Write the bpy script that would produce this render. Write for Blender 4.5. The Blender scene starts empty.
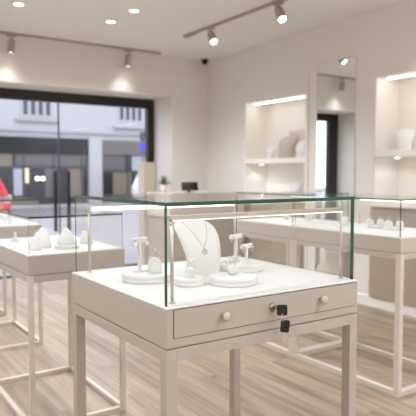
import bpy, bmesh, math, random
from mathutils import Vector, Matrix
random.seed(4)
PI = math.pi
scene = bpy.context.scene
COL = scene.collection

# ------------------------------------------------------------------ materials
def srgb(r, g, b):
    f = lambda c: (c/255/12.92) if c/255 <= .04045 else ((c/255+.055)/1.055)**2.4
    return (f(r), f(g), f(b), 1)

def principled(name, col, rough=.5, metal=0., spec=.5, bump=0., bscale=60., vary=0., vscale=6.):
    m = bpy.data.materials.new(name); m.use_nodes = True
    nt = m.node_tree; b = nt.nodes['Principled BSDF']
    b.inputs['Base Color'].default_value = col
    b.inputs['Roughness'].default_value = rough
    b.inputs['Metallic'].default_value = metal
    b.inputs['Specular IOR Level'].default_value = spec
    tc = nt.nodes.new('ShaderNodeTexCoord')
    if vary:
        n = nt.nodes.new('ShaderNodeTexNoise'); n.inputs['Scale'].default_value = vscale
        n.inputs['Detail'].default_value = 4
        nt.links.new(tc.outputs['Object'], n.inputs['Vector'])
        r = nt.nodes.new('ShaderNodeValToRGB')
        r.color_ramp.elements[0].position = .3; r.color_ramp.elements[1].position = .7
        r.color_ramp.elements[0].color = (col[0]*(1-vary), col[1]*(1-vary), col[2]*(1-vary), 1)
        r.color_ramp.elements[1].color = (min(1, col[0]*(1+vary)), min(1, col[1]*(1+vary)), min(1, col[2]*(1+vary)), 1)
        nt.links.new(n.outputs['Fac'], r.inputs['Fac']); nt.links.new(r.outputs['Color'], b.inputs['Base Color'])
    if bump:
        n = nt.nodes.new('ShaderNodeTexNoise'); n.inputs['Scale'].default_value = bscale
        nt.links.new(tc.outputs['Object'], n.inputs['Vector'])
        bp = nt.nodes.new('ShaderNodeBump'); bp.inputs['Strength'].default_value = bump
        bp.inputs['Distance'].default_value = .002
        nt.links.new(n.outputs['Fac'], bp.inputs['Height']); nt.links.new(bp.outputs['Normal'], b.inputs['Normal'])
    return m

def emitter(name, col, strength):
    m = bpy.data.materials.new(name); m.use_nodes = True
    nt = m.node_tree; nt.nodes.clear()
    o = nt.nodes.new('ShaderNodeOutputMaterial'); e = nt.nodes.new('ShaderNodeEmission')
    e.inputs['Color'].default_value = col; e.inputs['Strength'].default_value = strength
    nt.links.new(e.outputs[0], o.inputs['Surface'])
    return m

def thin_glass(name, tint, f0=.035):
    """thin pane: straight-through transmission plus a Fresnel mirror reflection"""
    m = bpy.data.materials.new(name); m.use_nodes = True
    nt = m.node_tree; nt.nodes.clear()
    o = nt.nodes.new('ShaderNodeOutputMaterial'); mix = nt.nodes.new('ShaderNodeMixShader')
    t = nt.nodes.new('ShaderNodeBsdfTransparent'); g = nt.nodes.new('ShaderNodeBsdfGlossy')
    t.inputs['Color'].default_value = tint; g.inputs['Roughness'].default_value = 0
    lw = nt.nodes.new('ShaderNodeLayerWeight'); lw.inputs['Blend'].default_value = .5
    p = nt.nodes.new('ShaderNodeMath'); p.operation = 'POWER'; p.inputs[1].default_value = 5
    a = nt.nodes.new('ShaderNodeMath'); a.operation = 'MULTIPLY_ADD'
    a.inputs[1].default_value = .38; a.inputs[2].default_value = f0
    nt.links.new(lw.outputs['Facing'], p.inputs[0]); nt.links.new(p.outputs[0], a.inputs[0])
    nt.links.new(a.outputs[0], mix.inputs['Fac'])
    nt.links.new(t.outputs[0], mix.inputs[1]); nt.links.new(g.outputs[0], mix.inputs[2])
    nt.links.new(mix.outputs[0], o.inputs['Surface'])
    return m

def wood_floor():
    m = bpy.data.materials.new('oak_planks'); m.use_nodes = True
    nt = m.node_tree; b = nt.nodes['Principled BSDF']; L = nt.links.new
    tc = nt.nodes.new('ShaderNodeTexCoord')
    mp = nt.nodes.new('ShaderNodeMapping'); mp.inputs['Rotation'].default_value = (0, 0, PI/2)
    L(tc.outputs['Object'], mp.inputs['Vector'])
    br = nt.nodes.new('ShaderNodeTexBrick')
    br.inputs['Scale'].default_value = 1; br.inputs['Brick Width'].default_value = 1.5
    br.inputs['Row Height'].default_value = .15; br.inputs['Mortar Size'].default_value = .0012
    br.inputs['Mortar Smooth'].default_value = .3; br.offset = .37
    br.inputs['Color1'].default_value = (0, 0, 0, 1); br.inputs['Color2'].default_value = (1, 1, 1, 1)
    br.inputs['Mortar'].default_value = (.5, .5, .5, 1)
    L(mp.outputs[0], br.inputs['Vector'])
    mp2 = nt.nodes.new('ShaderNodeMapping'); mp2.inputs['Scale'].default_value = (16, 1.0, 1)
    L(tc.outputs['Object'], mp2.inputs['Vector'])
    off = nt.nodes.new('ShaderNodeVectorMath'); off.operation = 'MULTIPLY_ADD'
    off.inputs[1].default_value = (7, 7, 7)
    L(br.outputs['Color'], off.inputs[0]); L(mp2.outputs[0], off.inputs[2])
    n = nt.nodes.new('ShaderNodeTexNoise'); n.inputs['Scale'].default_value = 1.3
    n.inputs['Detail'].default_value = 6; n.inputs['Distortion'].default_value = .6
    L(off.outputs[0], n.inputs['Vector'])
    mx = nt.nodes.new('ShaderNodeMath'); mx.operation = 'MULTIPLY_ADD'; mx.inputs[1].default_value = .28
    L(br.outputs['Color'], mx.inputs[0]); L(n.outputs['Fac'], mx.inputs[2])
    r = nt.nodes.new('ShaderNodeValToRGB'); e = r.color_ramp.elements
    e[0].position = .32; e[0].color = srgb(112, 95, 77)
    e[1].position = .92; e[1].color = srgb(172, 154, 133)
    k = e.new(.6); k.color = srgb(147, 129, 109)
    L(mx.outputs[0], r.inputs['Fac'])
    dk = nt.nodes.new('ShaderNodeMix'); dk.data_type = 'RGBA'
    dk.inputs['B'].default_value = srgb(88, 74, 61)
    L(br.outputs['Fac'], dk.inputs['Factor']); L(r.outputs['Color'], dk.inputs['A'])
    L(dk.outputs['Result'], b.inputs['Base Color'])
    b.inputs['Roughness'].default_value = .42
    b.inputs['Specular IOR Level'].default_value = .4
    return m

M = dict(
    wall=principled('warm_white_plaster', srgb(229, 225, 219), .8, spec=.2, bump=.05),
    ceil=principled('ceiling_paint', srgb(240, 238, 237), .9, spec=.1),
    niche=principled('niche_lacquer', srgb(240, 236, 230), .5, spec=.3),
    taupe=principled('taupe_lacquer', srgb(174, 165, 154), .38, spec=.4, bump=.03),
    panel=principled('taupe_panel', srgb(168, 154, 137), .5, spec=.3),
    white=principled('white_lacquer', srgb(240, 237, 231), .35, spec=.4),
    frame=principled('pale_and_lit_taupe', srgb(205, 196, 185), .38, spec=.4, bump=.03),  # brighter light on side-case legs put into taupe; also desk's pale ledge
    bodylit=principled('lit_taupe_lacquer', srgb(188, 179, 168), .38, spec=.4),  # taupe with the right cases' brighter light put into the colour
    knob=principled('pale_knob_lacquer', srgb(190, 181, 170), .45, spec=.4),
    board=principled('display_board_white', srgb(221, 220, 218), .5, spec=.3),
    bust=principled('white_leatherette', srgb(222, 221, 219), .6, spec=.3, bump=.15, bscale=400),
    linen=principled('grey_linen', srgb(186, 176, 164), .8, bump=.2, bscale=300),
    dark=principled('bronze_black_aluminium', srgb(40, 34, 31), .4, spec=.4),
    mullion=principled('anthracite_frame', srgb(60, 60, 70), .4),
    black=principled('black_plastic', srgb(20, 20, 20), .35),
    screen=principled('screen_glass', srgb(12, 12, 14), .12),
    nickel=principled('brushed_nickel', srgb(205, 197, 187), .4, metal=.7),
    chrome=principled('polished_silver', srgb(225, 222, 218), .15, metal=1.),
    lockmetal=principled('aged_nickel', srgb(158, 146, 128), .35, metal=.8),
    gold=principled('pale_gold', srgb(226, 205, 170), .2, metal=1.),
    pearl=principled('pearl', srgb(238, 230, 220), .18),
    gem=principled('diamond', srgb(235, 240, 245), .05, spec=1.),
    trackmetal=principled('warm_grey_metal', srgb(170, 158, 148), .45, metal=.2),
    edge=principled('green_glass_edge', srgb(28, 74, 58), .15, spec=.6),
    glass=thin_glass('clear_pane', (.990, .991, .986, 1)),
    shopglass=thin_glass('window_pane', (.96, .97, .99, 1), .018),
    mirror=principled('silvered_mirror', srgb(238, 240, 240), 0., metal=1.),
    led=emitter('led_strip', (1, .98, .95, 1), 1.1),
    ledback=emitter('led_strip_bar', (1, .98, .95, 1), 3.),
    ledniche=emitter('led_niche', (1, .97, .93, 1), 8.),
    lamp=emitter('lamp_lens', (1, .95, .88, 1), 8.),
    floor=wood_floor(),
    # outdoors
    paving=principled('pavement', srgb(150, 146, 150), .8, vary=.08, vscale=.7),
    facade=principled('white_render', srgb(170, 168, 168), .8, vary=.02, vscale=.5),
    stone=principled('stone_sill', srgb(156, 155, 158), .8),
    fascia=principled('navy_fascia', srgb(18, 19, 24), .8),
    fascia2=principled('grey_brown_fascia', srgb(100, 94, 90), .5),
    shopdark=principled('dark_shop_window', srgb(30, 29, 31), .3),
    shopbeige=principled('beige_lit_interior', srgb(118, 107, 90), .6),  # lit shop interior behind glass, its light put into the beige
    shopgrey=principled('grey_shop_window', srgb(84, 80, 78), .3),
    shoplight=principled('pale_shop_panel', srgb(160, 160, 168), .5),
    shopwarm=emitter('lit_shop_panel', (1, .85, .6, 1), .9),
    shoplamp=emitter('lit_shop_lamp', (1, .95, .8, 1), 6.),
    paneldark=principled('dark_window_pane', srgb(58, 58, 68), .15),
    bluesign=principled('blue_enamel', srgb(40, 62, 220), .4),
    red=principled('red_car_paint', srgb(206, 24, 44), .25, spec=.6),
    rubber=principled('tyre_rubber', srgb(30, 30, 32), .8),
    beige=principled('beige_plinth_paint', srgb(198, 187, 170), .6),
    leaf=principled('green_leaf', srgb(84, 96, 70), .5, vary=.25, vscale=30),
    pot=principled('pale_ceramic', srgb(216, 206, 192), .4),
    paper=principled('ivory_paper', srgb(226, 216, 202), .7),
)

# ------------------------------------------------------------------ mesh builder
class MB:
    def __init__(self): self.bm = bmesh.new()
    def _quad(self, v, idx, mi=0, smooth=False):
        f = self.bm.faces.new([v[i] for i in idx]); f.material_index = mi; f.smooth = smooth; return f
    def box(self, x0, x1, y0, y1, z0, z1, bevel=0., mi=0):
        b = bmesh.new()
        v = [b.verts.new(p) for p in ((x0,y0,z0),(x1,y0,z0),(x1,y1,z0),(x0,y1,z0),(x0,y0,z1),(x1,y0,z1),(x1,y1,z1),(x0,y1,z1))]
        for q in ((3,2,1,0),(4,5,6,7),(0,1,5,4),(1,2,6,5),(2,3,7,6),(3,0,4,7)): b.faces.new([v[i] for i in q])
        if bevel: bmesh.ops.bevel(b, geom=list(b.edges), offset=bevel, segments=2, affect='EDGES', profile=.5)
        for f in b.faces: f.material_index = mi
        self._merge(b); return self
    def _merge(self, b):
        me = bpy.data.meshes.new('tmp'); b.to_mesh(me); b.free(); self.bm.from_mesh(me); bpy.data.meshes.remove(me)
    def cyl(self, p0, p1, r0, r1=None, n=20, mi=0, cap=True):
        r1 = r0 if r1 is None else r1
        p0, p1 = Vector(p0), Vector(p1); d = (p1-p0).normalized()
        a = d.orthogonal().normalized(); c = d.cross(a)
        R = []
        for p, r in ((p0, r0), (p1, r1)):
            R.append([self.bm.verts.new(p + (a*math.cos(2*PI*i/n) + c*math.sin(2*PI*i/n))*r) for i in range(n)])
        for i in range(n):
            f = self.bm.faces.new((R[0][i], R[0][(i+1)%n], R[1][(i+1)%n], R[1][i])); f.smooth = True; f.material_index = mi
        if cap:
            self.bm.faces.new(R[0][::-1]).material_index = mi; self.bm.faces.new(R[1]).material_index = mi
        return self
    def lathe(self, prof, c=(0,0,0), n=40, mi=0, axis=None):
        """prof: list of (r, z); axis: optional matrix"""
        rings = []
        for r, z in prof:
            ring = []
            for i in range(n):
                p = Vector((r*math.cos(2*PI*i/n), r*math.sin(2*PI*i/n), z))
                if axis: p = axis @ p
                ring.append(self.bm.verts.new(p + Vector(c)))
            rings.append(ring)
        for a, b in zip(rings, rings[1:]):
            for i in range(n):
                f = self.bm.faces.new((a[i], a[(i+1)%n], b[(i+1)%n], b[i])); f.smooth = True; f.material_index = mi
        self.bm.faces.new(rings[0][::-1]).material_index = mi; self.bm.faces.new(rings[-1]).material_index = mi
        return self
    def tube(self, pts, r, n=8, closed=False, mi=0):
        pts = [Vector(p) for p in pts]; N = len(pts); rings = []
        prev = None
        for k, p in enumerate(pts):
            if closed: t = pts[(k+1)%N]-pts[k-1]
            else: t = pts[min(k+1, N-1)]-pts[max(k-1, 0)]
            t.normalize()
            a = t.orthogonal().normalized() if prev is None else (prev - t*prev.dot(t)).normalized()
            prev = a; c = t.cross(a)
            rr = r[k] if isinstance(r, (list, tuple)) else r
            rings.append([self.bm.verts.new(p+(a*math.cos(2*PI*i/n)+c*math.sin(2*PI*i/n))*rr) for i in range(n)])
        for k in range(N if closed else N-1):
            A, B = rings[k], rings[(k+1)%N]
            for i in range(n):
                f = self.bm.faces.new((A[i], A[(i+1)%n], B[(i+1)%n], B[i])); f.smooth = True; f.material_index = mi
        if not closed:
            self.bm.faces.new(rings[0][::-1]); self.bm.faces.new(rings[-1])
        return self
    def ball(self, c, r, sx=1, sy=1, sz=1, u=16, v=10):
        b = bmesh.new(); bmesh.ops.create_uvsphere(b, u_segments=u, v_segments=v, radius=r)
        for w in b.verts: w.co = Vector((w.co.x*sx, w.co.y*sy, w.co.z*sz)) + Vector(c)
        for f in b.faces: f.smooth = True
        self._merge(b); return self
    def prism(self, outline, y0, y1, bevel=0., mi=0, axis='y'):
        """outline in (x, z) extruded along y (or (y, z) along x)"""
        b = bmesh.new()
        mk = (lambda u, w, t: (u, t, w)) if axis == 'y' else (lambda u, w, t: (t, u, w))
        A = [b.verts.new(mk(u, w, y0)) for u, w in outline]; B = [b.verts.new(mk(u, w, y1)) for u, w in outline]
        n = len(A)
        b.faces.new(A); b.faces.new(B[::-1])
        for i in range(n): b.faces.new((A[i], B[i], B[(i+1)%n], A[(i+1)%n]))
        bmesh.ops.recalc_face_normals(b, faces=list(b.faces))
        if bevel:
            es = [e for e in b.edges if abs(mk(0,0,1)[1 if axis=='y' else 0]) and len({round((v.co.y if axis=='y' else v.co.x), 6) for v in e.verts}) == 1]
            bmesh.ops.bevel(b, geom=es, offset=bevel, segments=2, affect='EDGES', profile=.5)
        for f in b.faces: f.material_index = mi
        self._merge(b); return self
    def build(self, name, mats, parent=None, loc=None, rot=None, recalc=True):
        if recalc: bmesh.ops.recalc_face_normals(self.bm, faces=list(self.bm.faces))
        me = bpy.data.meshes.new(name); self.bm.to_mesh(me); self.bm.free()
        for m in (mats if isinstance(mats, (list, tuple)) else [mats]): me.materials.append(m)
        o = bpy.data.objects.new(name, me); COL.objects.link(o)
        if parent: o.parent = parent
        if loc: o.location = loc
        if rot: o.rotation_euler = rot
        return o

def tag(o, label=None, cat=None, group=None, kind=None):
    if label: o['label'] = label
    if cat: o['category'] = cat
    if group: o['group'] = group
    if kind: o['kind'] = kind
    return o
def thing(name, label, cat, loc=(0,0,0), rz=0, group=None, scale=1):
    o = bpy.data.objects.new(name, None); o.empty_display_size = .05
    COL.objects.link(o); o.location = loc; o.rotation_euler = (0, 0, rz); o.scale = (scale,)*3
    return tag(o, label, cat, group)
def children(o): return [c for c in bpy.data.objects if c.parent == o]
def dup(root, loc, label, rz=0, scale=None, group=None):
    r = root.copy(); COL.objects.link(r); r.location = loc; r.rotation_euler = (0, 0, rz)
    if scale: r.scale = (scale,)*3
    r['label'] = label
    if group: r['group'] = group
    def rec(a, b):
        for ch in children(a):
            c = ch.copy(); COL.objects.link(c); c.parent = b; rec(ch, c)
    rec(root, r)
    return r
def lamp(name, kind, loc, energy, col, parent=None, target=None, size=None, radius=.04, blend=.6):
    l = bpy.data.lights.new(name, kind); l.energy = energy; l.color = col
    if kind == 'SPOT': l.spot_size = size; l.spot_blend = blend
    l.shadow_soft_size = radius
    o = bpy.data.objects.new(name, l); COL.objects.link(o)
    if parent:
        o.parent = parent; o.location = Vector(loc)-parent.location
    else: o.location = loc
    d = Vector(target)-Vector(loc) if target else Vector((0,0,-1))
    o.rotation_euler = d.to_track_quat('-Z', 'Y').to_euler()
    return o

WARM = (.905, .955, 1.03)
# ------------------------------------------------------------------ setting
XR, XN, XW = 4.45, 4.53, 4.80       # joinery face, plain wall face, niche back
YB, YG = 6.75, 7.28                 # back wall face, shop window plane
ZC, ZS = 2.85, 2.33                 # ceiling, recess soffit
XL, YR = -1.6, -2.2                 # left wall, rear wall
WX0, WX1 = 1.2, 3.97                # window recess

tag(MB().box(XL, 4.9, YR, 7.40, -.12, 0).build('floor', M['floor']), 'pale oak plank floor of the shop', 'floor', kind='structure')
tag(MB().box(XL, 4.9, YR, 7.5, ZC, ZC+.12).build('ceiling', M['ceil']), 'white ceiling with downlights and tracks', 'ceiling', kind='structure')
b = MB()
b.box(WX1, 4.9, YB, 7.5, 0, ZC); b.box(XL, WX0, YB, 7.5, 0, ZC); b.box(WX0, WX1, YB, 7.5, ZS, ZC)
tag(b.build('wall_back', M['wall']), 'pale wall and bulkhead framing the recessed shop window', 'wall', kind='structure')
# right wall with niches
NL = (4.69, 5.765, 1.02, 2.165); NR = (2.55, 3.73, 1.02, 2.21)
b = MB()
b.box(XW, 4.9, YR, 5.815, 0, ZC)
b.box(XN, 4.9, 5.815, YB, 0, ZC)
ys = [YR, NR[0], NR[1], NL[0], NL[1], 5.815]
for a, c in ((ys[0], ys[1]), (ys[2], ys[3]), (ys[4], ys[5])): b.box(XR, XW, a, c, 0, ZC)
for n in (NL, NR):
    b.box(XR, XW, n[0], n[1], 0, n[2]); b.box(XR, XW, n[0], n[1], n[3], ZC)
tag(b.build('wall_right', M['wall']), 'pale right hand wall with two lit niches', 'wall', kind='structure')
tag(MB().box(XL-.1, XL, YR, 7.5, 0, ZC).build('wall_left', M['wall']), 'pale left hand wall', 'wall', kind='structure')
tag(MB().box(XL-.1, 4.9, YR-.1, YR, 0, ZC).build('wall_rear', M['wall']), 'pale wall behind the viewer', 'wall', kind='structure')
tag(MB().box(XR-.025, XR, YR, 5.815, 0, .10, .003).build('baseboard_right', M['white']), 'white baseboard along right wall', 'baseboard', kind='structure')
tag(MB().box(XN-.015, XN, 5.815, YB, 0, .09, .003).build('baseboard_corner', M['white']), 'white baseboard in far right corner', 'baseboard', kind='structure')
tag(MB().box(WX1, XN-.015, YB-.015, YB, 0, .09, .003).build('baseboard_back', M['white']), 'white baseboard along pillar by window', 'baseboard', kind='structure')
for i, y in enumerate((4.632,)):
    tag(MB().box(XR-.018, XR, y, y+.028, .10, 2.42, .003).build('trim_%d' % (i+1), M['wall']), 'slim vertical trim beside mirror', 'trim', kind='structure')

# shop window and double door
w = thing('window_1', 'dark framed shop window onto the street', 'window', (WX0, YG, 0)); tag(w, kind='structure')
def wl(b, x0, x1, y0, y1, z0, z1, bev=.003): return b.box(x0-WX0, x1-WX0, y0-YG, y1-YG, z0, z1, bev)
b = MB(); wl(b, WX0, WX1, YG-.03, YG+.06, 2.205, ZS); wl(b, 3.868, WX1, YG-.03, YG+.06, 0, 2.205); wl(b, WX0, 1.41, YG-.03, YG+.06, 0, 2.205)
wl(b, 1.41, 3.868, YG-.02, YG+.05, 0, .02)
b.build('window_frame', M['dark'], w)
d = thing('door_1', 'double glass street door with black bar handles', 'door', (2.59, YG, 0)); tag(d, kind='structure')
for x0, x1 in ((1.42, 2.578), (2.598, 3.862)):
    MB().box(x0-2.59, x1-2.59, -.005, .005, .03, 2.2).build('door_leaf', M['shopglass'], d)
MB().box(-.011, .007, -.01, .012, .03, 2.2, .002).build('meeting_stile', M['mullion'], d)
for x in (2.512, 2.688):
    b = MB(); b.box(x-2.59-.022, x-2.59+.022, -.075, -.045, .55, 1.325, .006)
    b.cyl((x-2.59, -.05, .65), (x-2.59, -.004, .65), .01); b.cyl((x-2.59, -.05, 1.22), (x-2.59, -.004, 1.22), .01)
    b.build('door_handle', M['black'], d)

# ------------------------------------------------------------------ ceiling fixtures
LIGHTS = [(1.58, 5.45, 'recessed ceiling downlight at far left, seen alone'),
          (2.54, 5.55, 'recessed ceiling downlight nearer the window, of the close pair'),
          (2.555, 5.05, 'recessed ceiling downlight nearer the viewer, of the close pair')]
ADDED = [(-.4, 5.4), (-.4, 3.4), (1.9, 3.75), (-.1, 1.6), (2.4, .2), (3.9, .9), (-.9, -.6), (.9, -.9), (2.8, -1.4)]  # unseen downlights added to brighten the room
for k, (x, y, lab) in enumerate(LIGHTS + [(x, y, None) for x, y in ADDED]):
    t = thing('ceiling_downlight', lab or 'added unseen ceiling downlight brightening the shop', 'downlight', (x, y, ZC), group='recessed downlights')
    b = MB(); n = 32
    b.lathe([(.056, -.001), (.056, -.006), (.044, -.008), (.042, -.001)], n=n)
    b.build('trim_ring', M['white'], t)
    MB().lathe([(.041, -.0015), (.041, -.004)], n=n).build('lens', M['lamp'], t)
    lamp('downlight_lamp', 'SPOT', (x, y, ZC-.02), 78, WARM, t, size=math.radians(150), radius=.045, blend=.8)

def track(label, p0, p1):
    p0, p1 = Vector(p0), Vector(p1)
    t = thing('lighting_track', label, 'track', tuple((p0+p1)/2), group='ceiling lighting tracks')
    d = (p1-p0)/2
    b = MB()
    if abs(d.x) > abs(d.y): b.box(-d.x, d.x, -.017, .017, -.024, 0, .002)
    else: b.box(-.017, .017, -abs(d.y), abs(d.y), -.024, 0, .002)
    b.build('rail', M['trackmetal'], t)
    e = MB(); s = 1 if abs(d.x) > abs(d.y) else 0
    if s: e.box(d.x-.12, d.x+.004, -.019, .019, -.030, -.0005, .003)
    else: e.box(-.024, .024, abs(d.y)-.20, abs(d.y)+.004, -.034, -.0005, .004)
    e.build('feed_box', M['trackmetal'], t)
track('grey lighting track running along the bulkhead above the shop window', (.95, 6.59, ZC), (3.70, 6.59, ZC))
track('grey lighting track running into the room above the right display cases', (3.48, 2.6, ZC), (3.48, 5.62, ZC))

def head(label, x, y, aim, energy, cone=50, on=True):
    """spot on a track: adapter, stem, yoke, can, lens"""
    t = thing('track_spotlight', label, 'spotlight', (x, y, ZC-.024), group='track spotlights')
    d = (Vector(aim)-Vector((x, y, ZC-.16))).normalized()
    MB().box(-.055, .055, -.016, .016, -.022, 0, .003).build('adapter', M['trackmetal'], t, rot=(0, 0, 0 if y > 6 else PI/2))
    piv = Vector((0, 0, -.075))
    MB().cyl((0, 0, -.02), (0, 0, -.062), .009).build('stem', M['trackmetal'], t)
    q = d.to_track_quat('-Z', 'Y').to_matrix()
    c0 = piv + d*.045
    b = MB(); b.lathe([(.028, .075), (.037, .068), (.040, .05), (.041, -.075), (.036, -.078), (.035, -.06)], axis=q, c=c0, n=28)
    b.build('lamp_can', M['trackmetal'], t)
    MB().lathe([(.034, -.068), (.034, -.071)], axis=q, c=c0, n=28).build('lens', M['lamp'], t)
    pos = Vector((x, y, ZC-.024)) + c0 + d*.085
    lamp('spot_lamp', 'SPOT', pos, energy, WARM, t, target=pos+d, size=math.radians(cone), radius=.03, blend=1.)
    return t
head('grey track spotlight at far left above the shop window', 1.82, 6.59, (1.80, 6.64, 2.0), 4, 105)
head('grey track spotlight above the right part of shop window', 3.25, 6.59, (3.22, 6.64, 2.0), 4, 105)
head('lit spotlight at the far end of the right hand track', 3.48, 5.10, (3.1, 3.5, .9), 30)
head('lit spotlight further along the right hand track, nearer the viewer', 3.48, 4.02, (3.05, 2.6, .9), 34)
track('added grey lighting track above the unseen rear of the shop', (-.6, -1.1, ZC), (3.6, -1.1, ZC))  # track and its wall washers are added, out of view, for bounce light
for x, lab in ((-.2, 'added unseen spotlight bouncing light off the rear wall, leftmost of three'), (1.5, 'added unseen spotlight bouncing light off the rear wall, middle of three'), (3.2, 'added unseen spotlight bouncing light off the rear wall, rightmost of three')):
    head(lab, x, -1.1, (x, YR, 2.0), 75, 110)
head('added unseen track spotlight brightening the right wall above the right niche', 3.48, 2.75, (4.45, 2.4, 1.9), 60, 110)  # added out of view to lift the walls and ceiling
t = thing('security_camera', 'small black dome camera in the far ceiling corner', 'camera', (4.44, 6.66, ZC))
MB().lathe([(.05, 0), (.05, -.02), (.046, -.024)], n=24).build('mount', M['black'], t)
MB().lathe([(.040, -.024), (.038, -.04), (.03, -.056), (.016, -.066), (.004, -.068)], n=24).build('dome', M['screen'], t)

# ------------------------------------------------------------------ glass showcases
def pane(b_parent, name, x0, x1, y0, y1, z0, z1, thin):
    """glass sheet: large faces clear, the narrow faces show the green of the cut edge"""
    b = MB(); b.box(x0, x1, y0, y1, z0, z1)
    for f in b.bm.faces:
        n = f.normal; f.normal_update(); n = f.normal
        f.material_index = 1 if (thin == 2 and (n.y < -.5 or n.x < -.5)) or (thin == 1 and abs(n.x) > .5) else 0
    return b.build(name, [M['glass'], M['edge']], b_parent)

def showcase(label, x0, x1, y0, y1, zb, zt, body=.115, apron=.037, leg=.026, bars=(), group=None, g=.007, gt=.010, over=.008, bodym='taupe', legm='frame'):
    t = thing('display_case', label, 'display case', (x0, y0, 0), group=group)
    w, d = x1-x0, y1-y0
    zb0 = zb-.006
    MB().box(-over, w+over, -over, d+over, zb0, zb, .0015).build('display_board', M['board'], t)
    bo = MB(); bo.box(-over, w+over, -over, d+over, zb0-body, zb0-.001, .002)
    body_o = bo.build('cabinet_body', M[bodym], t)
    za = zb0-body-.003
    b = MB()
    for (a0, a1, c0, c1) in ((-over+leg, w+over-leg, -over, -over+leg*.8), (-over+leg, w+over-leg, d+over-leg*.8, d+over),
                             (-over, -over+leg*.8, -over+leg, d+over-leg), (w+over-leg*.8, w+over, -over+leg, d+over-leg)):
        b.box(a0, a1, c0, c1, za-apron, za, .0015)
    b.box(-over+.01, w+over-.01, -over+.01, d+over-.01, za-.004, za+.003)
    b.build('apron', M[bodym], t)
    for lx in (-over, w+over-leg):
        for ly in (-over, d+over-leg):
            MB().box(lx, lx+leg, ly, ly+leg, 0, za, .0015).build('leg', M[legm], t)
    for (a0, a1, c0, c1) in ((-over+leg, w+over-leg, -over, -over+leg), (-over+leg, w+over-leg, d+over-leg, d+over),
                             (-over, -over+leg, -over+leg, d+over-leg), (w+over-leg, w+over, -over+leg, d+over-leg)):
        MB().box(a0, a1, c0, c1, 0, leg, .0015).build('base_rail', M[legm], t)
    pane(t, 'glass_front', 0, w, 0, g, zb, zt-gt, 1); pane(t, 'glass_back', 0, w, d-.6*g, d, zb, zt-gt, 1)
    pane(t, 'glass_side', 0, g, g, d-g, zb, zt-gt, 0); pane(t, 'glass_side', w-g, w, g, d-g, zb, zt-gt, 0)
    pane(t, 'glass_top', -.001, w+.001, -.001, d+.001, zt-gt, zt, 2)
    for (axis, a, b0, b1, zz, face) in bars:   # light bars on two posts
        h = .014
        r = MB(); l = MB(); p = []
        if axis == 'x':
            r.box(b0-x0-.008, b1-x0+.008, a-y0-.007, a-y0+.007, zz-h, zz, .001)
            if face == 'down': l.box(b0-x0, b1-x0, a-y0-.0055, a-y0+.0055, zz-h-.0035, zz-h)
            else: l.box(b0-x0+.012, b1-x0-.012, a-y0-.012, a-y0-.007, zz-h-.001, zz-.001)
            p = [(b0-x0, a-y0), (b1-x0, a-y0)]
        else:
            r.box(a-x0-.007, a-x0+.007, b0-y0-.008, b1-y0+.008, zz-h, zz, .001)
            l.box(a-x0-.012, a-x0-.007, b0-y0+.012, b1-y0-.012, zz-h-.001, zz-.001)
            p = [(a-x0, b0-y0), (a-x0, b1-y0)]
        bar = r.build('light_bar', M['nickel'], t)
        l.build('light_tube', M['ledback' if face != 'down' else 'led'], bar)
        for px, py in p:
            q = MB(); q.cyl((px, py, zb+.004), (px, py, zz-h), .0050, n=14); q.lathe([(.011, zb), (.011, zb+.003), (.006, zb+.005)], c=(px, py, 0), n=18)
            q.build('post', M['nickel'], bar)
    return t

F0X, F1X, F0Y, F1Y, FZ, FT = .829, 1.613, 1.440, 2.160, .910, 1.215
front = showcase('nearest taupe and glass display case with lock, keys and necklace bust inside', F0X, F1X, F0Y, F1Y, FZ, FT,
                 g=.016, gt=.012, leg=.038, over=.012, legm='taupe', bars=(('x', 1.480, .868, 1.590, 1.174, 'down'), ('x', 2.115, .868, 1.575, 1.168, 'front')))
# drawer in the front of the near case (flush front, shade of the gap drawn as a dark sheet)
dx0, dx1, dz0, dz1 = .843-F0X, 1.607-F0X, .818, .9015
yf = -.012
b = MB(); b.box(dx0-.0018, dx1+.0018, yf-.0006, yf+.002, dz0-.0018, dz1+.0012)
b.build('drawer_gap_shade', M['dark'], front)
dr = MB().box(dx0, dx1, yf-.0022, yf+.001, dz0, dz1, .0006).build('drawer', M['taupe'], front)
for kx in (1.018, 1.435):
    k = MB(); ax = Matrix.Rotation(PI/2, 3, 'X')
    k.lathe([(.007, 0), (.006, .008), (.0118, .013), (.0138, .018), (.0128, .023), (.009, .026), (.003, .027)], axis=ax, c=(kx-F0X, yf-.002, .8635), n=28)
    k.build('drawer_knob', M['knob'], dr)
k = MB(); k.lathe([(.0155, 0), (.0155, .003), (.0125, .0045), (.0115, .010), (.007, .0105), (.0065, .004)], axis=ax, c=(1.216-F0X, yf-.002, .862), n=28)
lk = k.build('lock_cylinder', M['lockmetal'], dr)
MB().cyl((1.216-F0X, yf-.0125, .862), (1.216-F0X, yf-.004, .862), .0072, n=22).build('lock_core', M['black'], lk)
# keys
kt = thing('key_set', 'two black headed keys on a ring hanging from the drawer lock', 'keys', (1.216, F0Y+yf-.0125, .862))
def rrect(w, h, r, cx=0, cz=0, n=5):
    o = []
    for sx, sz, a0 in ((1, 1, 0), (-1, 1, PI/2), (-1, -1, PI), (1, -1, 3*PI/2)):
        for i in range(n+1):
            a = a0+PI/2*i/n; o.append((cx+sx*(w/2-r)+r*math.cos(a), cz+sz*(h/2-r)+r*math.sin(a)))
    return o
k1 = MB().box(-.0016, .0016, -.022, .008, -.004, .004, .0004).build('key_blade', M['nickel'], kt)
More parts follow.
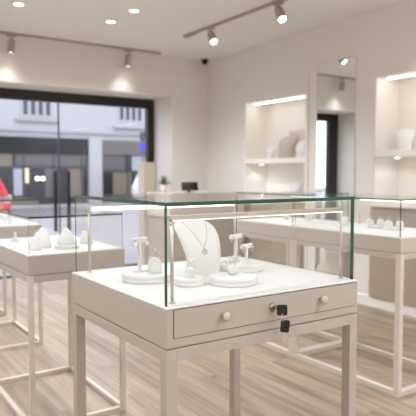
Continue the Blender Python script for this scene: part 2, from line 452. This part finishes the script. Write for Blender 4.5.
# head of the inserted key turned flat, standing in front of the lock
hd = MB().prism(rrect(.033, .034, .006), -.004, .004, .001)
hd.build('key_head', M['black'], kt, loc=(.001, -.036, 0), rot=(0, 0, math.radians(-28)))
MB().cyl((0, -.02, -.001), (.002, -.034, -.001), .003, n=10).build('key_neck', M['nickel'], kt)
pts = [(.003+.0095*math.cos(a), -.041+.002*math.sin(a), -.023+.013*math.sin(a)) for a in [2*PI*i/28 for i in range(28)]]
MB().tube(pts, .0009, closed=True).build('key_ring', M['chrome'], kt)
h2 = MB().prism(rrect(.029, .040, .006), -.0035, .0035, .001)
h2o = h2.build('key_head', M['black'], kt, loc=(.008, -.042, -.052), rot=(0, math.radians(6), math.radians(-28)))
b = MB(); b.prism([(-.004, -.018), (-.004, -.026), (-.003, -.03), (-.003, -.050), (0, -.054), (.003, -.050), (.003, -.046), (.0018, -.044), (.003, -.040), (.0018, -.037), (.003, -.033), (.004, -.026), (.004, -.018)], -.0011, .0011)
b.build('key_blade', M['nickel'], h2o)

RB0, RB1, RBY, RCY = 2.742, 3.30, 2.100, 2.985
r1 = showcase('right hand glass display case, the near one of the row along the wall', RB0, RB1, RBY, RCY, .931, 1.150, body=.085, apron=.032, leg=.034, bodym='bodylit',
              bars=(('y', 3.26, 2.14, 2.86, 1.122, 'front'),), group='display cases along the right wall')
r2 = showcase('right hand glass display case, the far one of the row toward the desk', RB0, RB1, RCY+.018, 3.66, .931, 1.150, body=.085, apron=.032, leg=.034, bodym='bodylit',
              bars=(('y', 3.26, 3.05, 3.60, 1.122, 'front'),), group='display cases along the right wall')
l1 = showcase('left hand glass display case nearest the viewer, holding white busts', .846, 1.350, 2.826, 3.62, .896, 1.085, body=.094, apron=.035,
              group='display cases on the left')
l2 = showcase('second left hand glass display case, behind the nearest left one', .872, 1.370, 4.29, 5.02, .915, 1.105, body=.094, apron=.035, group='display cases on the left')
l3 = showcase('third left hand glass display case, closest to the shop window', .89, 1.385, 5.36, 6.05, .915, 1.105, body=.094, apron=.035, group='display cases on the left')

# ------------------------------------------------------------------ jewellery displays
def plinth(label, x, y, z, r, h=.028, group='round white plinths'):
    o = MB().lathe([(r-.002, 0), (r, .002), (r, h*.45), (r-.0012, h*.5), (r, h*.55), (r, h-.003), (r-.001, h-.001), (r-.003, h)], n=64).build('round_plinth', M['bust'], loc=(x, y, z))
    return tag(o, label, 'plinth', group)
PH = .028
zp = FZ+PH
plinth('round white plinth at left, under the tall earring stand', 0.985, 1.855, FZ, .092)
plinth('smallest round white plinth, in front of the necklace bust', 1.062, 1.692, FZ, .052)
plinth('round white plinth front centre, carrying a ball ring cushion', 1.205, 1.628, FZ, .084)
plinth('round white plinth at back right, under two earring stands', 1.405, 1.845, FZ, .088)

def earring_stand(label, x, y, z, h, w, rz):
    t = thing('earring_stand', label, 'earring stand', (x, y, z), rz, group='earring stands')
    MB().box(-.016, .016, -.013, .013, 0, .005, .0015).build('foot', M['bust'], t)
    MB().box(-.0065, .0065, -.005, .005, .004, h-.006, .001).build('stem', M['bust'], t)
    MB().box(-w/2, w/2, -.007, .007, h-.018, h, .0015).build('crossbar', M['bust'], t)
    return t
def earring(label, stand, side, w, h, style):
    x, y, z = stand.location; rz = stand.rotation_euler.z
    off = Vector((math.cos(rz), math.sin(rz), 0))*(side*(w/2-.008)) + Vector((math.sin(rz), -math.cos(rz), 0))*.0075
    t = thing('earring', label, 'earring', (x+off.x, y+off.y, z+h-.008), rz, group='earrings on the stands')
    MB().ball((0, 0, 0), .0028).build('stud', M['chrome'], t)
    if style == 'hoop':
        MB().tube([(.0115*math.sin(a), 0, -.0125+.0115*math.cos(a)) for a in [2*PI*i/24 for i in range(24)]], .0017, closed=True).build('hoop', M['chrome'], t)
    else:
        MB().tube([(0, 0, 0), (0, -.001, -.006)], .0008).build('hook', M['chrome'], t)
        MB().ball((0, -.001, -.0138), .0082).build('drop', M['pearl'], t)
    return t
e1 = earring_stand('tall white earring stand on the left plinth', .968, 1.885, zp, .125, .080, .35)
earring('pearl drop earring on left end of the tall left stand', e1, -1, .080, .125, 'drop')
earring('pearl drop earring on right end of the tall left stand', e1, 1, .080, .125, 'drop')
e2 = earring_stand('taller white earring stand on the back right plinth', 1.408, 1.884, zp, .112, .080, .35)
earring('hoop earring on left end of the taller back right stand', e2, -1, .080, .112, 'hoop')
earring('hoop earring on right end of the taller back right stand', e2, 1, .080, .112, 'hoop')
e3 = earring_stand('shorter white earring stand on the back right plinth', 1.426, 1.836, zp, .076, .074, .35)
earring('hoop earring on left end of the shorter back right stand', e3, -1, .074, .076, 'hoop')
earring('hoop earring on right end of the shorter back right stand', e3, 1, .074, .076, 'hoop')

def arch(w, h):
    o = [(-w/2, 0)]
    for i in range(13):
        a = PI - PI*i/12; o.append((w*.46*math.cos(a), h-w*.46*1.05+w*.46*1.05*math.sin(a)))
    o.append((w/2, 0)); return o
def ring(label, x, y, z, r, rz, tilt=0., stone=True, lean=0.):
    t = thing('ring', label, 'ring', (x, y, z), rz, group='rings on holders')
    t.rotation_euler = (tilt, lean, rz)
    MB().tube([(r*math.sin(a), 0, r*.92-r*math.cos(a)) for a in [2*PI*i/32 for i in range(32)]], .0016, closed=True).build('band', M['chrome'], t)
    if stone:
        b = MB(); zc = 2*r*.96
        b.lathe([(.0008, zc), (.0045, zc+.004), (.0045, zc+.005), (.0026, zc+.0068)], n=8); b.build('stone', M['gem'], t)
    return t
def holder(label, x, y, z, w, h, d, rz):
    o = MB().prism(arch(w, h), -d/2, d/2, .004).build('ring_holder', M['bust'], loc=(x, y, z), rot=(0, 0, rz))
    return tag(o, label, 'ring holder', 'ring holders')
holder('white arched ring holder on the left plinth', 1.004, 1.834, zp, .046, .056, .034, -.2)
ring('ring with stone on the left arched holder', 1.004, 1.830, zp+.048, .0175, -.35)
ring('plain thin ring leaning behind the stone ring on left holder', .996, 1.846, zp+.042, .0165, .6, stone=False)
holder('small white arched ring holder on the smallest plinth', 1.064, 1.690, zp, .034, .034, .028, -.3)
ring('ring with stone on the smallest plinth holder', 1.064, 1.690, zp+.028, .0155, -.5, lean=.3)
o = MB().ball((0, 0, .0185), .0205, sz=.92, u=28, v=18).build('ring_cushion', M['bust'], loc=(1.210, 1.640, zp)); tag(o, 'white ball shaped ring cushion on the front centre plinth', 'ring holder', 'ring holders')
ring('large stone ring tilted on the ball cushion', 1.210, 1.640, zp+.033, .0165, .1, tilt=-.4, lean=.5)
ring('slim ring lying across the ball cushion at its left', 1.196, 1.650, zp+.028, .0155, .9, tilt=-.6, lean=-.6)

# necklace bust
BP = [(0, .066, .030), (.1, .068, .032), (.3, .073, .032), (.5, .082, .031), (.7, .090, .029), (.8, .091, .027), (.86, .088, .026), (.91, .078, .025), (.95, .067, .024), (.98, .063, .023), (1., .059, .019)]
BH = .212
def bust_y(t): return .012 + .112*t**3.0
def bust_prof(t):
    for (t0, w0, d0), (t1, w1, d1) in zip(BP, BP[1:]):
        if t <= t1:
            k = (t-t0)/(t1-t0); return w0+(w1-w0)*k, d0+(d1-d0)*k
    return BP[-1][1:]
def bust_mesh():
    b = MB(); rings = []; n = 44
    for j in range(37):
        t = j/36; w, d = bust_prof(t); ringv = []
        for i in range(n):
            a = 2*PI*i/n; ca, sa = math.cos(a), math.sin(a)
            x = w*math.copysign(abs(ca)**.75, ca); y = d*math.copysign(abs(sa)**.75, sa)
            ringv.append(b.bm.verts.new((x, bust_y(t)+y*.9+(x*x/w/w)*.012, BH*t)))
        rings.append(ringv)
    for A, B in zip(rings, rings[1:]):
        for i in range(n):
            f = b.bm.faces.new((A[i], A[(i+1)%n], B[(i+1)%n], B[i])); f.smooth = True
    b.bm.faces.new(rings[0][::-1]); b.bm.faces.new(rings[-1])
    return b
BX, BY, BR = 1.210, 1.795, .04
bust = bust_mesh().build('necklace_bust', M['bust'], loc=(BX, BY, FZ), rot=(0, 0, BR))
tag(bust, 'large white necklace bust in the nearest display case', 'necklace bust')
def bust_front(x, z):
    t = z/BH; w, dd = bust_prof(t)
    u = min(.98, abs(x)/w); ca = u**(1/.75); sa = math.sqrt(max(0, 1-ca*ca)); y = -dd*sa**.75
    return bust_y(t) + y*.9 + u*u*.012 - .0012
nk = thing('necklace', 'fine silver chain necklace with round pendant on the large bust', 'necklace', (BX, BY, FZ), BR)
PX, PZ = -.020, .098
pts = []
for i in range(41):
    s = i/40*2-1
    x = PX*(1-abs(s)) + s*.054; z = PZ + .012 + (.206-PZ-.012)*(abs(s)**1.12)
    pts.append((x, bust_front(x, z), z))
MB().tube(pts, .00085, n=6).build('chain', M['chrome'], nk)
b = MB(); py = bust_front(PX, PZ-.004)-.001
b.tube([(PX+.0105*math.sin(a), py, PZ-.002+.0105*math.cos(a)) for a in [2*PI*i/28 for i in range(28)]], .0014, closed=True)
b.tube([(PX, py, PZ+.009), (PX, py, PZ-.006)], .0014)
b.build('pendant', M['chrome'], nk)

# small busts and ring stands in the other cases (one of each kind, then copies)
sb = None
def small_bust(label, x, y, z, s, rz, grp):
    global sb
    if sb is None:
        sb = bust_mesh().build('small_bust', M['bust']); tag(sb, label, 'necklace bust', grp)
        sb.location = (x, y, z); sb.scale = (s,)*3; sb.rotation_euler = (0, 0, rz); return sb
    return dup(sb, (x, y, z), label, rz, s, grp)
cone = None
def ring_cone(label, x, y, z, s, grp):
    global cone
    if cone is None:
        cone = thing('ring_cone', label, 'ring stand', (x, y, z), group=grp)
        MB().lathe([(.030, 0), (.031, .004), (.029, .009), (.017, .018), (.011, .040), (.006, .060), (.002, .064)], n=28).build('cone', M['bust'], cone)
        MB().tube([(.0125*math.cos(a), .0125*math.sin(a), .036) for a in [2*PI*i/24 for i in range(24)]], .0016, closed=True).build('ring_band', M['gold'], cone)
        cone.scale = (s,)*3; return cone
    return dup(cone, (x, y, z), label, 0, s, grp)
GL = 'small busts in the left cases'
zl = .896
stand = None
def pointed_stand(label, x, y, z, sc, rz):
    """cushioned jewellery wedge: broad foot, leaning rounded point with a groove for a ring"""
    global stand
    G = 'pointed stands in the left case'
    if stand is None:
        b = MB(); rings = []; n = 36
        for t, w, d, lean in ((0, .056, .036, 0), (.06, .060, .038, .001), (.22, .058, .034, .008), (.45, .048, .026, .022), (.68, .035, .019, .038), (.85, .024, .014, .050), (.95, .015, .010, .056), (1, .006, .005, .058)):
            rings.append([b.bm.verts.new((w*math.copysign(abs(math.cos(q))**.8, math.cos(q)), lean+d*math.sin(q), .105*t)) for q in [2*PI*i/n for i in range(n)]])
        for A, B in zip(rings, rings[1:]):
            for i in range(n):
                f = b.bm.faces.new((A[i], A[(i+1)%n], B[(i+1)%n], B[i])); f.smooth = True
        b.bm.faces.new(rings[0][::-1]); b.bm.faces.new(rings[-1])
        stand = tag(b.build('pointed_stand', M['bust'], None, (x, y, z), (0, 0, rz)), label, 'jewellery stand', G); stand.scale = (sc,)*3
        return stand
    return dup(stand, (x, y, z), label, rz, sc, G)
plinth('flat round white plinth in the nearest left case, pointed stand on it', 1.095, 2.985, zl, .066, .020, 'plinths in the left case')
pointed_stand('pointed white jewellery stand on the round plinth of nearest left case', 1.095, 2.985, zl+.020, .82, -.3)
pointed_stand('tallest pointed white jewellery stand, left of the round plinth', .985, 3.085, zl, 1.0, -.6)
pointed_stand('low pointed white jewellery stand at the left, before the tallest', .93, 2.99, zl, .55, -.6)
pointed_stand('pointed white jewellery stand at the right end of nearest left case', 1.262, 3.12, zl, .68, -.1)
ring_cone('white ring cone at the far left back of nearest left case', .95, 3.44, zl, .9, 'ring cones in the cases')
ring_cone('white ring cone at the back middle of nearest left case', 1.08, 3.46, zl, .8, 'ring cones in the cases')
small_bust('small white bust in the second left case, near front', 1.06, 4.50, .915, .42, -.3, GL)
small_bust('small white bust in the second left case, toward the back', 1.22, 4.72, .915, .36, -.2, GL)
ring_cone('white ring cone in the second left case', 1.2, 4.46, .915, .9, 'ring cones in the cases')
zr = .931
plinth('round white plinth in the near right case, nearer the viewer', 3.10, 2.43, zr, .066, .016, 'plinths in the right cases')
plinth('round white plinth in the near right case, farther from viewer', 3.10, 2.58, zr, .066, .016, 'plinths in the right cases')
GR = 'ring holders in the right cases'
def holder2(label, x, y, z):
    t = thing('ring_holder', label, 'ring holder', (x, y, z), -.5, GR)
    MB().prism(arch(.046, .044), -.018, .018, .004).build('cushion', M['bust'], t)
    MB().tube([(.012*math.sin(a), 0, .050-.012*math.cos(a)) for a in [2*PI*i/24 for i in range(24)]], .0014, closed=True).build('ring_band', M['chrome'], t)
holder2('white arched ring holder on the nearer right plinth, right of two', 3.128, 2.405, zr+.016)
holder2('white arched ring holder on the nearer right plinth, left of two', 3.078, 2.452, zr+.016)
holder2('white arched ring holder on the farther right plinth, right of two', 3.125, 2.555, zr+.016)
holder2('white arched ring holder on the farther right plinth, left of two', 3.075, 2.605, zr+.016)
for i, (x, y, s, lab) in enumerate(((3.05, 2.80, .3, 'tiny white bust at the far end of the near right case'), (3.08, 3.2, .34, 'tiny white bust at the near end of the far right case'),
                      (3.05, 3.42, .3, 'tiny white bust at the far end of the far right case'))):
    small_bust(lab, x, y, zr, s, -.6, 'tiny busts in the right cases')

# ------------------------------------------------------------------ wall niches
def shelf(label, n, z):
    o = MB().box(XR+.004, XW, n[0], n[1], z-.06, z, .002).build('niche_shelf', M['niche'], loc=(0, 0, 0))
    return tag(o, label, 'shelf', 'niche shelves')
zsl, zsr = 1.475, 1.515
shelf('white shelf in the left lit niche', NL, zsl); shelf('white shelf in the right lit niche', NR, zsr)
for n, nm in ((NL, 'left'), (NR, 'right')):
    b = MB(); e = .006
    b.box(XW-e, XW, n[0], n[1], n[2], n[3]); b.box(XR+.004, XW-e, n[1]-e, n[1], n[2], n[3]); b.box(XR+.004, XW-e, n[0], n[0]+e, n[2], n[3])
    o = b.build('niche_lining', M['niche']); tag(o, 'pale lining of the %s lit niche' % nm, 'niche lining', kind='structure'); o.name = 'trim_3' if nm == 'left' else 'trim_4'
def strip(label, n, z, x=XR+.10, i=.06):
    t = thing('light_strip', label, 'light strip', (x, (n[0]+n[1])/2, z), group='niche light strips')
    h = (n[1]-n[0])/2-i
    MB().box(-.014, .014, -h, h, -.008, 0, .001).build('channel', M['nickel'], t)
    MB().box(-.013, .013, -h, h, -.016, -.008).build('diffuser', M['ledniche'], t)
strip('lit strip light under the top of the left niche', NL, NL[3]); strip('lit strip light under the top of the right niche', NR, NR[3])
def puck(label, x, y, z):
    t = thing('puck_light', label, 'puck light', (x, y, z), group='puck lights under the niche shelves')
    MB().lathe([(.028, 0), (.028, -.008), (.024, -.009)], n=24).build('rim', M['nickel'], t)
    MB().lathe([(.023, -.009), (.023, -.012)], n=24).build('lens', M['lamp'], t)
    lamp('puck_lamp', 'SPOT', (x, y, z-.02), .8, WARM, t, size=math.radians(140), radius=.02)
puck('small puck light under the left niche shelf', XR+.14, NL[1]-.16, zsl-.06)
puck('small puck light under the right niche shelf', XR+.14, NR[1]-.16, zsr-.06)
GN = 'busts in the niches'
small_bust('small white bust at the left of left niche shelf', 4.60, 5.47, zsl, .72, -1.3, GN)
small_bust('white bust at the right of left niche, before the framed picture', 4.56, 4.87, zsl, .95, -1.25, GN)
bb = bust_mesh().build('linen_bust', M['linen'], loc=(4.54, 5.12, zsl), rot=(0, 0, -1.2)); bb.scale = (1.25,)*3
tag(bb, 'tall grey beige linen bust standing in the left niche', 'necklace bust')
small_bust('large white bust on the right niche shelf', 4.58, 3.50, zsr, .95, -1.15, GN)
small_bust('white bust in the lower part of the left niche', 4.62, 5.05, 1.02, .8, -PI/2+.3, GN)
f = thing('picture_frame', 'pale picture frame leaning at the back of the left niche', 'picture frame', (4.775, 5.07, zsl))
b = MB()
for a in ((-.24, -.215, 0, .34), (.215, .24, 0, .34)): b.box(-.010, .012, a[0], a[1], a[2], a[3], .002)
b.box(-.010, .012, -.215, .215, 0, .025, .002); b.box(-.010, .012, -.215, .215, .315, .34, .002)
b.build('frame', M['wall'], f); MB().box(.004, .010, -.215, .215, .025, .315).build('picture', M['paper'], f)
# mirror
t = thing('wall_mirror', 'tall narrow mirror on the right wall between the niches', 'mirror', (XR, 4.234, .12))
MB().box(-.010, 0, -.268, .268, 0, 2.335, .001).build('backing', M['wall'], t)
MB().box(-.014, -.0101, -.264, .264, .003, 2.332).build('mirror_glass', M['mirror'], t)
# built-in cabinets below the niches
def cabinet(label, y0, y1):
    t = thing('wall_cabinet', label, 'cabinet', (XR, y0, .10), group='cabinets below the niches')
    w = y1-y0
    MB().box(-.030, 0, 0, w, 0, .88, .002).build('carcass', M['panel'], t)
    for a in (0, 1):
        dd = MB().box(-.046, -.0305, .004+a*w/2, w/2-.004+a*w/2, .004, .845, .002).build('door', M['panel'], t)
    MB().box(-.052, 0, -.004, w+.004, .88, .905, .002).build('top', M['white'], t)
cabinet('taupe cabinet below the right niche', 2.60, 3.735); cabinet('taupe cabinet below the left niche', 4.69, 5.72)

# ------------------------------------------------------------------ reception desk and things round it
DX0, DX1, DY0, DY1 = 3.26, 4.30, 5.60, 6.10
t = thing('reception_desk', 'taupe reception desk with white upper ledge in the far corner', 'desk', (DX0, DY0, 0))
w, dd = DX1-DX0, DY1-DY0
MB().box(0, w, 0, dd, .06, .80, .003).build('desk_front', M['taupe'], t)
MB().box(.03, w-.03, .03, dd-.03, 0, .06).build('plinth', M['dark'], t)
MB().box(-.012, w, -.012, dd+.01, .80, 1.045, .003).build('upper_panel', M['frame'], t)
MB().box(-.02, w+.01, -.02, dd+.02, 1.045, 1.07, .003).build('ledge', M['frame'], t)
t = thing('tablet_display', 'black tablet display standing on the reception desk ledge', 'tablet', (3.575, 5.68, 1.07), -.1)
MB().box(-.05, .05, -.03, .04, 0, .008, .002).build('stand_foot', M['black'], t)
MB().box(-.012, .012, .012, .024, .006, .06, .002).build('stand_arm', M['black'], t)
c = MB().box(-.105, .105, -.006, .006, -.05, .05, .003).build('housing', M['black'], t, loc=(0, 0, .076), rot=(-.2, 0, 0))
MB().box(-.097, .097, -.0075, -.0055, -.043, .043).build('screen', M['screen'], c)
t = thing('potted_plant', 'small green plant in a pale pot on the reception desk', 'plant', (3.40, 5.98, 1.07))
MB().lathe([(.020, 0), (.026, .004), (.030, .05), (.033, .085), (.030, .088), (.027, .08)], n=28).build('pot', M['pot'], t)
b = MB()
for i in range(70):
    a = random.random()*2*PI; el = random.uniform(.25, 1.5); L = random.uniform(.05, .105)
    d = Vector((math.cos(a)*math.cos(el), math.sin(a)*math.cos(el), math.sin(el)))
    p0 = Vector((0, 0, .08)); p1 = p0+d*L
    s = d.cross(Vector((0, 0, 1))).normalized() if abs(d.z) < .99 else Vector((1, 0, 0))
    nn = s.cross(d)
    for u in (.45, .7, 1.):
        c0 = p0+d*L*u; ld = (d + s*random.uniform(-.9, .9) + Vector((0, 0, .1))).normalized(); lw = ld.cross(nn).normalized()*.008; ll = random.uniform(.018, .03)
        v = [b.bm.verts.new(q) for q in (c0, c0+ld*ll*.5+lw, c0+ld*ll, c0+ld*ll*.5-lw)]; b.bm.faces.new(v)
    b.tube([p0, p0+d*L], .0012, n=4)
b.build('foliage', M['leaf'], t, recalc=False)
o = MB().box(-.085, .085, -.085, .085, 0, 1.445, .003).build('display_pedestal', M['beige'], loc=(3.70, 6.98, 0)); tag(o, 'tall beige pedestal standing by the right edge of shop window', 'pedestal')

# ------------------------------------------------------------------ street
tag(MB().box(-30, 60, 7.5, 60, -.2, -.02).build('ground', M['paving']), 'grey street outside the shop window', 'ground', kind='structure')
YF = 24.
bt = thing('townhouse', 'white rendered building with shopfronts across the street', 'building', (0, YF, -.02))
MB().box(-6, 26, 0, 6, 0, 6.2).build('facade_wall', M['facade'], bt)
b = MB(); b.box(-6, 26, -.10, 0, 3.02, 3.12, .01); b.build('string_course', M['stone'], bt)
def barred_window(x0, x1, z0, z1, sx0, sx1, sz):
    f = MB(); n = 4; W = x1-x0; p = W/(n-.45)
    f.box(x0-.12, x1+.12, -.03, 0, z0-.1, z1+.15, .005)
    fo = f.build('window', M['facade'], bt)
    for i in range(n):
        MB().box(x0+i*p, x0+i*p+p*.55, -.045, -.028, z0, z1).build('pane', M['paneldark'], fo)
    MB().box(sx0, sx1, -.16, 0, sz-.10, sz, .01).build('sill', M['stone'], fo)
barred_window(7.05, 8.17, 3.72, 4.9, 6.72, 8.47, 3.54)
barred_window(11.38, 12.45, 3.72, 4.9, 11.05, 12.8, 3.43)
barred_window(2.7, 3.8, 3.72, 4.9, 2.4, 4.1, 3.5)
MB().box(2.0, 9.80, -.14, 0, 2.12, 2.80, .01).build('fascia_board', M['fascia'], bt)
MB().box(10.45, 14.5, -.12, 0, 2.13, 2.78, .01).build('fascia_board', M['fascia2'], bt)
MB().box(9.82, 10.43, -.18, 0, 0, 2.9, .01).build('pilaster', M['facade'], bt)
def shop(x0, x1, zt, cols, trans):
    s = MB().box(x0, x1, -.03, 0, 0, zt).build('shop_window', M['shopdark'], bt)
    for a, c, z0, z1, m in cols: MB().box(a, c, -.05, -.03, z0, z1).build('shop_panel', M[m], s)
    b = MB(); b.box(x0, x1, -.08, -.03, trans-.05, trans+.03)
    k = x0
    while k < x1: b.box(k, k+.06, -.08, -.03, 0, zt); k += 1.25
    b.build('shop_frame', M['mullion'], s)
shop(2.0, 9.80, 2.12, [(2.0, 6.55, 1.6, 2.1, 'shopbeige'), (6.7, 9.7, 1.62, 2.1, 'shopgrey'), (6.6, 6.95, .4, 1.5, 'shoplight'), (7.05, 7.22, .9, 1.55, 'shopwarm'), (7.9, 8.4, .3, 1.5, 'shopgrey'), (8.9, 9.6, .3, 1.55, 'shopbeige')], 1.57)
shop(10.45, 14.5, 2.13, [(10.5, 11.6, 1.45, 2.1, 'shopgrey'), (11.0, 11.9, .3, 1.4, 'shopbeige'), (11.95, 13.0, 1.4, 2.1, 'shoplight'), (12.1, 12.7, .2, 1.3, 'shopgrey'), (13.3, 14.0, .2, 2.0, 'shopbeige')], 1.40)
for x in (7.55, 7.78):
    o = MB().ball((0, 0, 0), .07, u=14, v=8).build('globe_lamp', M['shoplamp'], loc=(x, YF-.13, 1.07)); tag(o, 'left of two lit globe lamps at the shopfront opposite' if x < 7.6 else 'right of two lit globe lamps at the shopfront opposite', 'lamp', 'lit globe lamps across the street')
# street sign
t = thing('street_sign', 'round blue sign on a grey post across the street', 'sign', (11.80, 22.6, -.02))
MB().cyl((0, 0, 0), (0, 0, 3.1), .035).build('post', M['mullion'], t)
MB().lathe([(.16, 0), (.16, .02)], axis=Matrix.Rotation(PI/2, 3, 'X'), c=(0, -.03, 2.45), n=28).build('sign_disc', M['bluesign'], t)
MB().box(-.14, .14, -.06, .02, 2.75, 3.1, .02).build('signal_head', M['mullion'], t)
# white delivery cart / parked white scooter-size box is left out; red hatchback
def hatchback(name, label, loc, rz, paint):
    t = thing(name, label, 'car', loc, rz)
    # profile (x, z): tail at x=0, nose toward -x
    prof = [(0, .38), (.03, .62), (-.02, .80), (-.10, .98), (-.30, 1.34), (-.42, 1.44), (-.9, 1.50), (-1.6, 1.46), (-2.2, 1.28), (-2.75, .98), (-3.5, .86), (-3.85, .72), (-3.9, .40), (-3.8, .25), (-.1, .25)]
    MB().prism(prof, 0, 1.7, .06).build('car_body', M[paint], t)
    b = MB(); b.prism([(-.36, 1.36), (-.62, 1.41), (-1.1, 1.42), (-1.1, .98), (-.22, .98)], -.008, .02)
    b.prism([(-1.18, 1.42), (-1.6, 1.39), (-2.1, 1.22), (-2.5, .98), (-1.18, .98)], -.008, .02)
    b.build('side_window', M['screen'], t)
    b = MB(); b.box(-.03, .05, .1, .34, .68, .80, .01); b.box(-.03, .05, 1.36, 1.6, .68, .80, .01); b.build('tail_light', M['white'], t)
    MB().box(-.16, -.02, -.012, .05, .62, .78, .01).build('side_marker', M['shoplight'], t)
    for x in (-.72, -3.1):
        for y in (.04, 1.66):
            wb = MB(); wb.cyl((x, y-.09, .30), (x, y+.09, .30), .30, n=28); wo = wb.build('wheel', M['rubber'], t)
            MB().cyl((x, y-.1, .30), (x, y+.1, .30), .18, n=20).build('hub_cap', M['chrome'], wo)
hatchback('red_car', 'red hatchback parked across the street at far left', (3.67, 13.6, -.02), 0, 'red')
hatchback('white_car', 'white car across the street, half hidden behind the beige pedestal', (10.75, 21.6, -.02), PI, 'white')

# ------------------------------------------------------------------ light from outside
wd = bpy.data.worlds.new('overcast_sky'); scene.world = wd; wd.use_nodes = True
bg = wd.node_tree.nodes['Background']; bg.inputs['Color'].default_value = (.86, .90, 1.0, 1); bg.inputs['Strength'].default_value = 1.9

# ------------------------------------------------------------------ camera
cam = bpy.data.cameras.new('camera'); co = bpy.data.objects.new('camera', cam); COL.objects.link(co)
cam.sensor_width = 36; cam.lens = 577/416*36
co.location = (0, 0, 1.30); co.rotation_euler = (PI/2-math.atan(35/577), 0, -math.radians(34))
cam.dof.use_dof = True; cam.dof.focus_distance = 1.92; cam.dof.aperture_fstop = 4.0; cam.clip_start = .05
scene.camera = co
vs = scene.view_settings
vs.view_transform = 'Standard'; vs.look = 'None'; vs.gamma = 1; vs.use_curve_mapping = False; vs.exposure = .66
cy = scene.cycles
cy.max_bounces = 14; cy.diffuse_bounces = 6; cy.glossy_bounces = 6; cy.transparent_max_bounces = 40
cy.caustics_reflective = False; cy.caustics_refractive = False
cy.sample_clamp_indirect = 6
try:
    cy.use_denoising = True; cy.denoiser = 'OPENIMAGEDENOISE'; cy.use_light_tree = True
except Exception: pass
